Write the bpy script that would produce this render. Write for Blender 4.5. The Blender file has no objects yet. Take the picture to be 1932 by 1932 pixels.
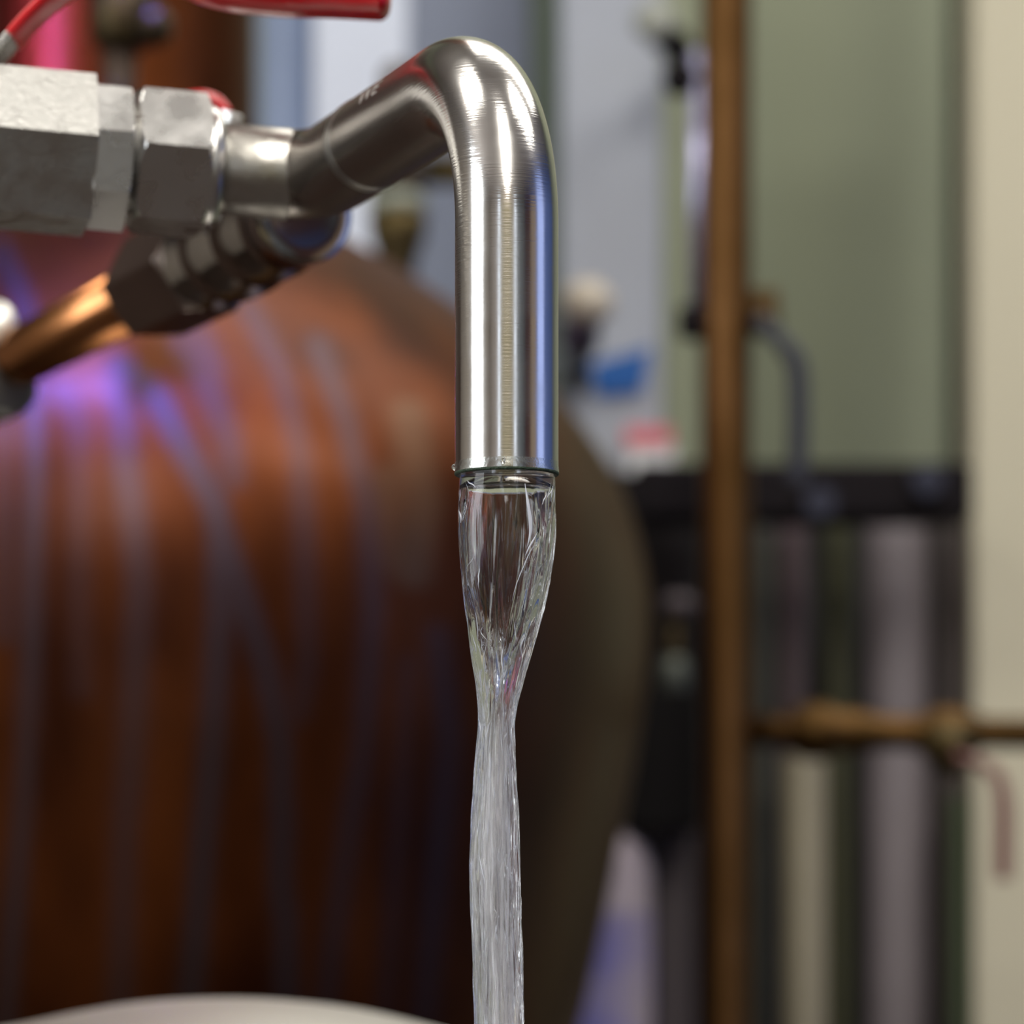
import bpy, bmesh, math, random
from mathutils import Vector, Matrix, noise
random.seed(7)
sc = bpy.context.scene
COL = sc.collection
PI = math.pi
# ------------------------------------------------------------------ camera
K = 0.2824 / 1932.0          # metres per picture unit at one metre
HZ = 1739.0                  # picture height of the eye level
CZ = 1.30                    # camera height above the floor
def at(px, py, Y):           # a point of the room at depth Y seen at (px, py)
    return Vector(((px - 966) * K * Y, Y, CZ + (HZ - py) * K * Y))
def siz(p, Y): return p * K * Y
def ease(t): t = max(0, min(1, t)); return t * t * (3 - 2 * t)
cam = bpy.data.objects.new('camera', bpy.data.cameras.new('camera')); COL.objects.link(cam)
cam.location = (0, 0, CZ); cam.rotation_euler = (PI / 2, 0, 0)
cam.data.sensor_width = 24; cam.data.sensor_fit = 'HORIZONTAL'; cam.data.lens = 24 / 0.2824
cam.data.shift_y = (HZ - 966) / 1932.0
cam.data.clip_start = 0.02
cam.data.dof.use_dof = True; cam.data.dof.focus_distance = 0.772; cam.data.dof.aperture_fstop = 8.5
cam.data.dof.aperture_blades = 0
sc.camera = cam
sc.view_settings.view_transform = 'Standard'; sc.view_settings.look = 'None'
sc.view_settings.gamma = 1; sc.view_settings.use_curve_mapping = False
sc.view_settings.exposure = 0.0
w = bpy.data.worlds.new('world'); sc.world = w; w.use_nodes = True
w.node_tree.nodes['Background'].inputs[0].default_value = (0.75, 0.8, 0.9, 1)
w.node_tree.nodes['Background'].inputs[1].default_value = 0.3
def area(name, loc, target, sx, sy, power, col):
    l = bpy.data.lights.new(name, 'AREA'); l.shape = 'RECTANGLE'; l.size = sx; l.size_y = sy
    l.energy = power; l.color = col
    o = bpy.data.objects.new(name, l); COL.objects.link(o); o.location = loc
    o.rotation_euler = (Vector(target) - Vector(loc)).to_track_quat('-Z', 'Y').to_euler()
    return o
LAMPS = [(-1.0, 0.8, 2.9), (1.0, 0.8, 2.9), (0.1, -0.95, 2.9), (0.55, 1.95, 2.9)]  # last one added to brighten the still's shoulder and the back wall
LSZ = [(0.9, 0.5), (0.9, 0.5), (0.25, 2.2), (1.5, 0.8)]
for i, (x, y, z) in enumerate(LAMPS):
    area('tube_light', (x, y, z), (x, y, 0), LSZ[i][0], LSZ[i][1], (13, 18, 52, 16)[i], (1.0, 0.96, 0.89))
v_ = area('violet_stage_light', (-0.24, 1.32, 2.70), (-0.20, 1.68, 1.5), 0.16, 0.12, 1.2, (0.13, 0.13, 1.0)); v_.data.spread = math.radians(28)
p_ = area('pink_stage_light', (-0.62, 1.58, 1.90), (-0.215, 1.89, 1.76), 0.10, 0.5, 0.26, (0.62, 0.10, 1.0)); p_.data.spread = math.radians(10)
# ------------------------------------------------------------------ materials
def lin(c): 
    c /= 255.0
    return c / 12.92 if c <= 0.04045 else ((c + 0.055) / 1.055) ** 2.4
def C(r, g, b, gain=1.0): return tuple(min(0.95, lin(v) * gain) for v in (r, g, b)) + (1,)
def mat(name, col, rough=0.5, metal=0.0, var=0.0, vscale=30, bump=0.0, bscale=(200, 200, 200), rvar=0.0, col2=None, emit=None, estr=1, **kw):
    m = bpy.data.materials.new(name); m.use_nodes = True; nt = m.node_tree
    b = nt.nodes['Principled BSDF']; N = nt.nodes.new; L = nt.links.new
    b.inputs['Base Color'].default_value = col; b.inputs['Roughness'].default_value = rough; b.inputs['Metallic'].default_value = metal
    tc = N('ShaderNodeTexCoord')
    n = N('ShaderNodeTexNoise'); n.inputs['Scale'].default_value = vscale; n.inputs['Detail'].default_value = 4
    L(tc.outputs['Object'], n.inputs['Vector'])
    c2 = col2 or tuple(max(0, v * (1 - var)) for v in col[:3]) + (1,)
    mx = N('ShaderNodeMix'); mx.data_type = 'RGBA'
    mr = N('ShaderNodeMapRange'); mr.inputs[1].default_value = 0.35; mr.inputs[2].default_value = 0.65
    L(n.outputs['Fac'], mr.inputs[0]); L(mr.outputs[0], mx.inputs['Factor'])
    mx.inputs['A'].default_value = col; mx.inputs['B'].default_value = c2
    L(mx.outputs['Result'], b.inputs['Base Color'])
    if rvar:
        r = N('ShaderNodeMapRange'); r.inputs[3].default_value = rough; r.inputs[4].default_value = rough + rvar
        L(mr.outputs[0], r.inputs[0]); L(r.outputs[0], b.inputs['Roughness'])
    if bump:
        mp = N('ShaderNodeMapping'); mp.inputs['Scale'].default_value = bscale
        L(tc.outputs['Object'], mp.inputs['Vector'])
        n2 = N('ShaderNodeTexNoise'); n2.inputs['Scale'].default_value = 1; n2.inputs['Detail'].default_value = 3
        L(mp.outputs[0], n2.inputs['Vector'])
        bp = N('ShaderNodeBump'); bp.inputs['Strength'].default_value = bump; bp.inputs['Distance'].default_value = 0.0005
        L(n2.outputs['Fac'], bp.inputs['Height']); L(bp.outputs[0], b.inputs['Normal'])
    if emit:
        b.inputs['Emission Color'].default_value = emit; b.inputs['Emission Strength'].default_value = estr
    for k_, v in kw.items(): b.inputs[k_].default_value = v
    return m
M = {}
M['steel'] = mat('polished_steel', (0.80, 0.78, 0.75, 1), 0.15, 1, var=0.06, vscale=60, bump=0.1, bscale=(90, 90, 2600), rvar=0.08)
def add_polish(m):
    nt = m.node_tree; b = nt.nodes['Principled BSDF']; N = nt.nodes.new; L = nt.links.new
    a = N('ShaderNodeAttribute'); a.attribute_name = 'polish'
    src = b.inputs['Base Color'].links[0].from_socket
    mx = N('ShaderNodeMix'); mx.data_type = 'RGBA'; mx.inputs['A'].default_value = (0.42, 0.39, 0.36, 1)
    L(a.outputs['Fac'], mx.inputs['Factor']); L(src, mx.inputs['B']); L(mx.outputs['Result'], b.inputs['Base Color'])
    rs = b.inputs['Roughness'].links[0].from_socket
    m2 = N('ShaderNodeMix'); m2.data_type = 'FLOAT'; m2.inputs[2].default_value = 0.27
    L(a.outputs['Fac'], m2.inputs[0]); L(rs, m2.inputs[3]); L(m2.outputs[0], b.inputs['Roughness'])
add_polish(M['steel'])
M['steel_dull'] = mat('pickled_steel', (0.50, 0.48, 0.44, 1), 0.30, 1, var=0.25, vscale=90, bump=0.3, bscale=(400, 400, 400), rvar=0.15)
M['steel_cast'] = mat('cast_steel', (0.60, 0.59, 0.56, 1), 0.33, 1, var=0.3, vscale=160, bump=0.3, bscale=(900, 900, 900), rvar=0.2)
M['steel_nut'] = mat('machined_steel', (0.70, 0.69, 0.67, 1), 0.25, 1, var=0.06, vscale=120, bump=0.1, bscale=(500, 500, 500), rvar=0.08)
M['lip'] = mat('scaled_rim', (0.70, 0.70, 0.67, 1), 0.20, 1, vscale=500, bump=0.12, bscale=(1500, 1500, 1500), col2=(0.60, 0.62, 0.58, 1), rvar=0.12)
M['lime'] = mat('green_scale', C(62, 78, 62, 1.2), 0.6, 0.3, var=0.5, vscale=900, bump=0.6, bscale=(2500, 2500, 2500))
M['etch'] = mat('etched_mark', (0.42, 0.37, 0.34, 1), 0.8, 0, var=0.2)
M['dark'] = mat('tube_bore', (0.22, 0.22, 0.21, 1), 0.35, 1, var=0.3)
M['red'] = mat('red_vinyl', (0.62, 0.006, 0.012, 1), 0.28, 0, var=0.15, vscale=40, **{'Coat Weight': 0.3})
M['ring_steel'] = mat('turned_steel', (0.50, 0.47, 0.44, 1), 0.13, 1)
M['copper'] = mat('copper_pipe', (0.50, 0.21, 0.085, 1), 0.16, 1, vscale=25, col2=(0.38, 0.16, 0.06, 1), rvar=0.1)
M['copper_old'] = mat('aged_copper_pipe', (0.17, 0.085, 0.032, 1), 0.45, 1, vscale=22, col2=(0.12, 0.06, 0.02, 1), rvar=0.1)
M['brass'] = mat('aged_brass', (0.105, 0.056, 0.02, 1), 0.45, 1, vscale=60, col2=(0.07, 0.038, 0.012, 1), rvar=0.1)
M['brass_dark'] = mat('tarnished_brass', (0.12, 0.085, 0.03, 1), 0.45, 0.8, vscale=40, col2=(0.05, 0.035, 0.015, 1))
M['blue_tape'] = mat('blue_tape', C(8, 84, 158, 1.3), 0.6, 0, var=0.15)
M['lid'] = mat('spun_steel', (0.86, 0.83, 0.78, 1), 0.42, 1, var=0.1, vscale=10)

M['brown_nut'] = mat('brown_steel_nut', (0.50, 0.42, 0.38, 1), .22, 1, var=.2)
M['can'] = mat('dull_dark_steel', (0.22, 0.20, 0.19, 1), 0.5, 1, var=0.2)
def still_mat(name, rough=0.40):
    m = bpy.data.materials.new(name); m.use_nodes = True; nt = m.node_tree
    b = nt.nodes['Principled BSDF']; N = nt.nodes.new; L = nt.links.new
    b.inputs['Metallic'].default_value = 1; b.inputs['Coat Weight'].default_value = 0.10; b.inputs['Coat Roughness'].default_value = 0.3
    tc = N('ShaderNodeTexCoord')
    mp = N('ShaderNodeMapping'); mp.inputs['Scale'].default_value = (22, 22, 8); L(tc.outputs['Object'], mp.inputs[0])
    n = N('ShaderNodeTexNoise'); n.inputs['Scale'].default_value = 1; n.inputs['Detail'].default_value = 5; L(mp.outputs[0], n.inputs['Vector'])
    r = N('ShaderNodeValToRGB'); L(n.outputs['Fac'], r.inputs[0])
    r.color_ramp.elements[0].position = 0.3; r.color_ramp.elements[0].color = (0.050, 0.013, 0.004, 1)
    r.color_ramp.elements[1].position = 0.68; r.color_ramp.elements[1].color = (0.135, 0.037, 0.008, 1)
    a = N('ShaderNodeAttribute'); a.attribute_name = 'stain'
    mx = N('ShaderNodeMix'); mx.data_type = 'RGBA'; L(a.outputs['Fac'], mx.inputs['Factor']); L(r.outputs[0], mx.inputs['A'])
    mx.inputs['B'].default_value = (0.074, 0.050, 0.050, 1)
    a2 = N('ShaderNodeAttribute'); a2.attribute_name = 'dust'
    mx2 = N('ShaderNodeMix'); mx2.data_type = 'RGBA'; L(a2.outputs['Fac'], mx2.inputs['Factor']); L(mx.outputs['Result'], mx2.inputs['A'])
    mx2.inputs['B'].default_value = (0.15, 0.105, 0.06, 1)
    L(mx2.outputs['Result'], b.inputs['Base Color'])
    mr = N('ShaderNodeMapRange'); L(n.outputs['Fac'], mr.inputs[0]); mr.inputs[3].default_value = rough; mr.inputs[4].default_value = rough + 0.12
    L(mr.outputs[0], b.inputs['Roughness'])
    return m
M['still'] = still_mat('tarnished_copper_still')

# water: clear surface; white aerated core with vertical streaks
def water_mat():
    m = bpy.data.materials.new('running_water'); m.use_nodes = True; nt = m.node_tree
    b = nt.nodes['Principled BSDF']; N = nt.nodes.new; L = nt.links.new
    b.inputs['Roughness'].default_value = 0.0; b.inputs['IOR'].default_value = 1.333; b.inputs['Transmission Weight'].default_value = 1
    b.inputs['Base Color'].default_value = (1, 1, 1, 1)
    tc = N('ShaderNodeTexCoord'); mp = N('ShaderNodeMapping'); mp.inputs['Scale'].default_value = (420, 420, 28)
    L(tc.outputs['Object'], mp.inputs[0])
    n = N('ShaderNodeTexNoise'); n.inputs['Scale'].default_value = 1; n.inputs['Detail'].default_value = 4; n.inputs['Distortion'].default_value = 0.6
    L(mp.outputs[0], n.inputs['Vector'])
    at_ = N('ShaderNodeAttribute'); at_.attribute_name = 'rough_flow'
    bp = N('ShaderNodeBump'); bp.inputs['Distance'].default_value = 0.0006
    L(at_.outputs['Fac'], bp.inputs['Strength']); L(n.outputs['Fac'], bp.inputs['Height']); L(bp.outputs[0], b.inputs['Normal'])
    return m
M['water'] = water_mat()
def foam_mat():
    m = bpy.data.materials.new('aerated_water'); m.use_nodes = True; nt = m.node_tree
    b = nt.nodes['Principled BSDF']; N = nt.nodes.new; L = nt.links.new
    b.inputs['Roughness'].default_value = 0.25; b.inputs['Base Color'].default_value = (0.80, 0.80, 0.84, 1)
    tc = N('ShaderNodeTexCoord'); mp = N('ShaderNodeMapping'); mp.inputs['Scale'].default_value = (700, 700, 22)
    L(tc.outputs['Object'], mp.inputs[0])
    n = N('ShaderNodeTexNoise'); n.inputs['Scale'].default_value = 1; n.inputs['Detail'].default_value = 6; n.inputs['Roughness'].default_value = 0.65
    L(mp.outputs[0], n.inputs['Vector'])
    mr = N('ShaderNodeMapRange'); mr.inputs[1].default_value = 0.40; mr.inputs[2].default_value = 0.66; mr.inputs[3].default_value = 0.05; mr.inputs[4].default_value = 0.85
    L(n.outputs['Fac'], mr.inputs[0])
    a = N('ShaderNodeAttribute'); a.attribute_name = 'air'
    mu = N('ShaderNodeMath'); mu.operation = 'MULTIPLY'; L(mr.outputs[0], mu.inputs[0]); L(a.outputs['Fac'], mu.inputs[1])
    L(mu.outputs[0], b.inputs['Alpha'])
    return m
M['foam'] = foam_mat()
M['thread'] = mat('bright_air_thread', (0.80, 0.83, 0.92, 1), 0.15, 0, Alpha=0.75)
# ------------------------------------------------------------------ mesh helpers
def link(name, me, m, parent=None, smooth=True, angle=None):
    me.materials.append(m)
    if smooth:
        me.shade_smooth()
        if angle: me.set_sharp_from_angle(angle=math.radians(angle))
    o = bpy.data.objects.new(name, me); COL.objects.link(o)
    if parent is not None:
        o.parent = parent
        o.matrix_parent_inverse = Matrix.Translation(parent.location).inverted() if parent.type == 'EMPTY' else Matrix.Identity(4)
        if parent.type != 'EMPTY' and parent.parent is not None: pass
    return o
def tag(o, label=None, cat=None, group=None, kind=None):
    if label: o['label'] = label
    if cat: o['category'] = cat
    if group: o['group'] = group
    if kind: o['kind'] = kind
    return o
def thing(name, label, cat, loc, group=None):
    e = bpy.data.objects.new(name, None); COL.objects.link(e); e.location = loc; e.empty_display_size = 0.01
    return tag(e, label, cat, group)
def grid_mesh(name, rings, closed_u=True, cap0=False, cap1=False):
    me = bpy.data.meshes.new(name); n = len(rings[0]); V = []; F = []
    for r in rings: V += [tuple(p) for p in r]
    for i in range(len(rings) - 1):
        for j in range(n if closed_u else n - 1):
            a = i * n + j; b_ = i * n + (j + 1) % n
            F.append((a, b_, b_ + n, a + n))
    if cap0: F.append(tuple(range(n))[::-1])
    if cap1: F.append(tuple((len(rings) - 1) * n + j for j in range(n)))
    me.from_pydata(V, [], F); me.update()
    bm = bmesh.new(); bm.from_mesh(me); bmesh.ops.recalc_face_normals(bm, faces=bm.faces); bm.to_mesh(me); bm.free()
    return me
def frame(axis):
    a = Vector(axis).normalized(); up = Vector((0, 0, 1)) if abs(a.z) < 0.9 else Vector((0, 1, 0))
    u = up.cross(a).normalized(); v = a.cross(u).normalized()
    return a, u, v
def lathe(name, prof, origin=(0, 0, 0), axis=(0, 0, 1), n=64, cap=True):
    """prof: (distance along axis, radius)"""
    a, u, v = frame(axis); O = Vector(origin); R = []
    for t, r in prof:
        r = max(r, 1e-5)
        R.append([O + a * t + (u * math.cos(2 * PI * j / n) + v * math.sin(2 * PI * j / n)) * r for j in range(n)])
    return grid_mesh(name, R, True, cap, cap)
def hexnut(name, origin, axis, t0, t1, apo, sides=6, cham=0.93, roll=0.0, steps=4, cham0=True, cham1=True):
    """a wrench-flat body whose corners are turned off at its ends"""
    a, u, v = frame(axis); O = Vector(origin); per = 16; n = sides * per; rc = apo / math.cos(PI / sides)
    Rc = rc * cham + apo * (1 - cham) * 0.0
    ts = []; dl = (rc - Rc) / math.tan(math.radians(60)) + 1e-5
    L = t1 - t0
    k0 = [t0 + dl * i / steps for i in range(steps + 1)] if cham0 else [t0]
    k1 = [t1 - dl * (steps - i) / steps for i in range(steps + 1)] if cham1 else [t1]
    R = []
    for t in k0 + k1:
        e = min((t - t0) if cham0 else 9, (t1 - t) if cham1 else 9)
        lim = Rc + e * math.tan(math.radians(60))
        ring = []
        for j in range(n):
            th = 2 * PI * j / n; ph = ((th + PI / sides) % (2 * PI / sides)) - PI / sides
            r = min(apo / math.cos(ph), lim)
            ring.append(O + a * t + (u * math.cos(th + roll) + v * math.sin(th + roll)) * r)
        R.append(ring)
    # close the ends with an inset ring so that the end faces are flat
    def inset(ring, t): 
        c = O + a * t
        return [c + (p - c) * 0.6 for p in ring]
    R = [inset(R[0], t0)] + R + [inset(R[-1], t1)]
    return grid_mesh(name, R, True, True, True)
def smooth_path(pts, n=10):
    P = [Vector(p) for p in pts]; out = []
    for i in range(len(P) - 1):
        p0 = P[max(i - 1, 0)]; p1 = P[i]; p2 = P[i + 1]; p3 = P[min(i + 2, len(P) - 1)]
        for k in range(n):
            t = k / n
            out.append(0.5 * ((2 * p1) + (-p0 + p2) * t + (2 * p0 - 5 * p1 + 4 * p2 - p3) * t * t + (-p0 + 3 * p1 - 3 * p2 + p3) * t ** 3))
    out.append(P[-1]); return out
def tube_rings(path, rad, n=48, squash=1.0, up=None):
    P = [Vector(p) for p in path]; T = []
    for i in range(len(P)):
        T.append((P[min(i + 1, len(P) - 1)] - P[max(i - 1, 0)]).normalized())
    a, u, v = frame(T[0])
    if up is not None: u = (Vector(up) - T[0] * Vector(up).dot(T[0])).normalized()
    R = []
    for i, p in enumerate(P):
        u = (u - T[i] * u.dot(T[i])).normalized(); v = T[i].cross(u)
        r = rad(i / (len(P) - 1)) if callable(rad) else rad
        R.append([p + (u * math.cos(2 * PI * j / n) * squash + v * math.sin(2 * PI * j / n)) * r for j in range(n)])
    return R
def tube(name, path, rad, n=48, squash=1.0, up=None, cap=True):
    return grid_mesh(name, tube_rings(path, rad, n, squash, up), True, cap, cap)
def box(name, lo, hi, bev=0.002, segs=2):
    bm = bmesh.new(); bmesh.ops.create_cube(bm, size=1)
    lo = Vector(lo); hi = Vector(hi); c = (lo + hi) / 2; s = hi - lo
    for v in bm.verts: v.co = Vector((c.x + v.co.x * s.x, c.y + v.co.y * s.y, c.z + v.co.z * s.z))
    if bev: bmesh.ops.bevel(bm, geom=bm.edges, offset=bev, segments=segs, affect='EDGES', profile=0.5)
    me = bpy.data.meshes.new(name); bm.to_mesh(me); bm.free(); return me
def pbox(name, x0, x1, ytop, ybot, Y, depth, bev=0.002):   # picture-measured box whose front face is at depth Y; ybot None -> to the floor
    a = at(x0, ytop, Y); b_ = at(x1, ybot if ybot is not None else 0, Y)
    return box(name, (a.x, Y, b_.z if ybot is not None else 0.0), (b_.x, Y + depth, a.z), bev)
def prism(name, pts, thick, bev=0.0):   # outline in the x-z plane pushed back along y
    bm = bmesh.new(); f = bm.faces.new([bm.verts.new(p) for p in pts])
    r = bmesh.ops.extrude_face_region(bm, geom=[f])
    for v in r['geom']:
        if isinstance(v, bmesh.types.BMVert): v.co.y += thick
    bmesh.ops.recalc_face_normals(bm, faces=bm.faces)
    if bev: bmesh.ops.bevel(bm, geom=bm.edges, offset=bev, segments=3, affect='EDGES', profile=0.5)
    me = bpy.data.meshes.new(name); bm.to_mesh(me); bm.free(); return me
def struct(name, me, m): return tag(link(name, me, m, smooth=False), kind='structure')
# ------------------------------------------------------------------ the room
X0, X1, Y0, Y1, H = -2.6, 2.8, -2.4, 2.62, 3.0
G = 1.4
m_back = mat('green_grey_paint', C(122, 127, 106, G), 0.7, 0, var=0.08, vscale=6)
m_floor = mat('dark_concrete', (0.045, 0.028, 0.02, 1), 0.6, 0, var=0.4, vscale=3)
m_ceil = mat('ceiling_paint', (0.55, 0.48, 0.43, 1), 0.8, 0, var=0.05, vscale=3)
m_left = mat('beige_plaster', (0.55, 0.50, 0.43, 1), 0.8, 0, var=0.1, vscale=3)
m_rear = mat('taupe_plaster', (0.40, 0.35, 0.31, 1), 0.8, 0, var=0.1, vscale=3)
m_right = mat('blue_wall_paint', (0.10, 0.17, 0.50, 1), 0.7, 0, var=0.1, vscale=3)
struct('floor', box('floor', (X0 - .1, Y0 - .1, -0.1), (X1 + .1, Y1 + .1, 0), 0), m_floor)
struct('ceiling', box('ceiling', (X0 - .1, Y0 - .1, H), (X1 + .1, Y1 + .1, H + 0.1), 0), m_ceil)
struct('wall_back', box('wall_back', (X0 - .1, Y1, 0), (X1 + .1, Y1 + .1, H), 0), m_back)
struct('wall_rear', box('wall_rear', (X0 - .1, Y0 - .1, 0), (X1 + .1, Y0, H), 0), m_rear)
struct('wall_right', box('wall_right', (X1, Y0, 0), (X1 + .1, Y1, H), 0), m_right)
# left wall round a window opening
WY0, WY1, WZ0, WZ1 = -1.0, 0.45, 1.0, 2.85
bmw = bmesh.new()
for lo, hi in (((X0 - .1, Y0, 0), (X0, WY0, H)), ((X0 - .1, WY1, 0), (X0, Y1, H)), ((X0 - .1, WY0, 0), (X0, WY1, WZ0)), ((X0 - .1, WY0, WZ1), (X0, WY1, H))):
    t_ = box('t', lo, hi, 0); bmw.from_mesh(t_)
me = bpy.data.meshes.new('wall_left'); bmw.to_mesh(me); bmw.free(); struct('wall_left', me, m_left)
win = mat('lit_window_glass', (0.8, 0.85, 0.9, 1), 0.2, 0, emit=(0.90, 0.95, 1.0, 1), estr=5.5)
m_frame = mat('window_frame_paint', (0.6, 0.58, 0.52, 1), 0.5)
def lit_pane(idx, lo, hi, m, axis):
    o = struct('window_%d' % idx, box('window', lo, hi, 0.0), m)
    return o
lit_pane(1, (X0 - .06, WY0, WZ0), (X0 - .03, WY1, WZ1), win, 'x')
fr = bmesh.new()
for lo, hi in (((X0 - .05, WY0, WZ0), (X0 + .02, WY0 + .05, WZ1)), ((X0 - .05, WY1 - .05, WZ0), (X0 + .02, WY1, WZ1)), ((X0 - .05, WY0, WZ0), (X0 + .02, WY1, WZ0 + .05)), ((X0 - .05, WY0, WZ1 - .05), (X0 + .02, WY1, WZ1))):
    fr.from_mesh(box('t', lo, hi, 0.003))
me = bpy.data.meshes.new('trim_1'); fr.to_mesh(me); fr.free(); struct('trim_1', me, m_frame)
# unseen walls: doors, coloured panels, glowing strips added for stripes reflected in the spout
win2 = mat('lit_side_glass', (0.7, 0.8, 0.95, 1), 0.2, 0, emit=(0.75, 0.85, 1.0, 1), estr=1.7)
struct('door_1', box('door_1', (-0.75, Y0, 0), (0.85, Y0 + .05, 2.4), .004), mat('olive_door_paint', (0.27, 0.24, 0.15, 1), 0.6, 0, var=0.1, vscale=5))
lit_pane(2, (-1.05, Y0, 1.0), (-0.85, Y0 + .03, 2.5), win2, 'y')  # glowing strip added for a thin line reflected in the spout
lit_pane(3, (1.0, Y0, 1.0), (1.18, Y0 + .03, 2.5), win2, 'y')  # right-hand twin, also added for a reflected line
struct('trim_20', box('trim_20', (X0, Y1 - .03, 0), (-0.62, Y1, 2.7), .004), mat('brown_back_panel', (0.07, 0.038, 0.025, 1), 0.6, 0, var=0.2, vscale=4))  # unseen panel added to turn reflections in nut and tube brown
struct('trim_2', box('trim_2', (1.3, Y0, 0), (X1, Y0 + .04, 2.7), .004), mat('blue_grey_panel', (0.27, 0.32, 0.36, 1), 0.7, 0, var=0.1, vscale=4))
struct('trim_3', box('trim_3', (X1 - .06, Y0 + .05, 0), (X1, -1.2, 2.7), .004), mat('maroon_panel', (0.09, 0.035, 0.035, 1), 0.6, 0, var=0.1, vscale=4))
struct('door_2', box('door_2', (X1 - .05, -1.18, 0), (X1, -0.25, 2.5), .004), mat('tan_door_paint', (0.42, 0.32, 0.22, 1), 0.6, 0, var=0.1, vscale=4))
lit_pane(4, (X1 - .03, -0.1, 1.0), (X1, 0.85, 2.85), mat('blue_lit_glass', (0.3, 0.4, 0.8, 1), 0.2, 0, emit=(0.38, 0.50, 1.0, 1), estr=0.6), 'x')  # unseen blue glow added for the blue stripe on the steel
# ceiling lamps' housings
for i, (x, y, z) in enumerate(LAMPS):
    struct('trim_%d' % (i + 6), box('housing', (x - LSZ[i][0] / 2 - .03, y - LSZ[i][1] / 2 - .03, z + .01), (x + LSZ[i][0] / 2 + .03, y + LSZ[i][1] / 2 + .03, H), .004), m_frame)
# ------------------------------------------------------------------ background structures
struct('trim_4', pbox('trim_4', 1838, 2080, -300, None, 2.3, 0.08, .002), mat('cream_post_paint', C(184, 178, 156, G), 0.7, 0, var=0.05, vscale=5))
struct('trim_5', pbox('trim_5', 1803, 1842, -300, None, 2.5, 0.05, .002), mat('dark_green_strip', C(60, 68, 50, G), 0.7))  # dark strip standing in for the gap beside the cream post
def vert(name, label, cat, x0, x1, ytop, ybot, Y, m, group=None, round_=True, depth=None):
    a = at(x0, ytop, Y); b_ = at(x1, ybot if ybot is not None else 0, Y); r = (b_.x - a.x) / 2
    zb = b_.z if ybot is not None else 0.0
    if round_: me = lathe(name, [(0, r * .97), (0.002, r), (a.z - zb - .002, r), (a.z - zb, r * .97)], ((a.x + b_.x) / 2, Y + r, zb), (0, 0, 1), 40)
    else: me = box(name, (a.x, Y, zb), (b_.x, Y + (depth or 0.02), a.z), .002)
    return tag(link(name, me, m, None, round_, 40), label, cat, group)
Ct = lambda r, g, b: C(r, g, b, G)
vert('blue_grey_column', 'slate blue round column right of the still neck', 'column', 484, 596, -330, None, 2.42, mat('slate_blue_paint', Ct(132, 146, 174), 0.5, 0, var=0.1, vscale=10))
vert('white_column', 'broad white painted column behind the red lever tip', 'column', 590, 768, -330, None, 2.38, mat('white_column_paint', Ct(196, 202, 222), 0.6, 0, var=0.05, vscale=10), round_=False, depth=.05)
vert('grey_panel', 'blue grey wall panel behind the spout bend', 'panel', 752, 1000, -330, None, 2.52, mat('grey_panel_paint', Ct(134, 141, 160), 0.7, 0, var=0.1, vscale=5), round_=False)
vert('green_strip', 'narrow dark green grey strip just right of the spout bend', 'panel', 1000, 1062, -330, 700, 2.5, mat('green_grey_strip', Ct(98, 108, 96), 0.7), round_=False)
gp = thing('grey_column', 'pale grey square column carrying the blue tape', 'column', at(1150, 900, 2.40))
link('shaft', pbox('shaft', 1058, 1250, -330, 893, 2.40, .08, .004), mat('pale_grey_paint', Ct(150, 154, 163), 0.6, 0, var=0.08, vscale=6), gp, False)
vert('green_board', 'pale green upright board between grey column and copper pipe', 'board', 1250, 1318, -330, 885, 2.44, mat('pale_green_paint', Ct(140, 145, 122), 0.7), round_=False)
tp = [at(1112, 688, 2.395), at(1228, 655, 2.395), at(1212, 738, 2.395), at(1128, 748, 2.395)]
tag(link('blue_tape', prism('blue_tape', tp, .002), M['blue_tape'], None, False), 'crooked patch of bright blue tape on the grey column', 'tape')
lb = thing('warning_label', 'small red and white label below the blue tape', 'label', at(1225, 850, 2.39))
link('label_sheet', pbox('label_sheet', 1186, 1272, 838, 890, 2.390, .003, 0), mat('label_white', Ct(225, 222, 218), 0.6), lb, False)
link('red_band', pbox('red_band', 1180, 1266, 806, 840, 2.388, .003, 0), mat('label_red', Ct(205, 110, 118), 0.6), lb, False)
filler_box = vert('dark_cabinet', 'dark cabinet between still and copper pipe that carries the grey column', 'cabinet', 1030, 1318, 893, None, 2.36, mat('dark_cabinet_paint', (0.010, 0.007, 0.008, 1), 0.8, 0, var=0.3, **{'Specular IOR Level': 0.2}), round_=False, depth=.13)  # box added to fill the dark area under the grey column
# dark beam with bolts
bm_ = thing('dark_beam', 'dark horizontal beam below the green wall panel', 'beam', at(1520, 970, 2.2))
m_dark = mat('black_brown_paint', (0.010, 0.007, 0.009, 1), 0.8, 0, var=0.3, vscale=10, **{'Specular IOR Level': 0.2})
link('beam', pbox('beam', 1200, 1836, 872, 975, 2.2, .06, .004), m_dark, bm_, False)
for x, y in ((1545, 950), (1748, 908)):
    p = at(x, y, 2.2)
    link('bolt', hexnut('bolt', p, (0, -1, 0), -.002, .010, siz(28, 2.2)), mat('blued_bolt', (0.03, 0.032, 0.055, 1), 0.45, 0.5), bm_, True, 25)
vert('back_board', 'near black board behind the upright tubes', 'board', 1215, 1840, 930, None, 2.50, mat('black_green_board', (0.012, 0.013, 0.011, 1), 0.7, 0, var=0.3, vscale=8), round_=False)  # darkness of the recess put into the colour of a flat sheet
grp = None
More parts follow.
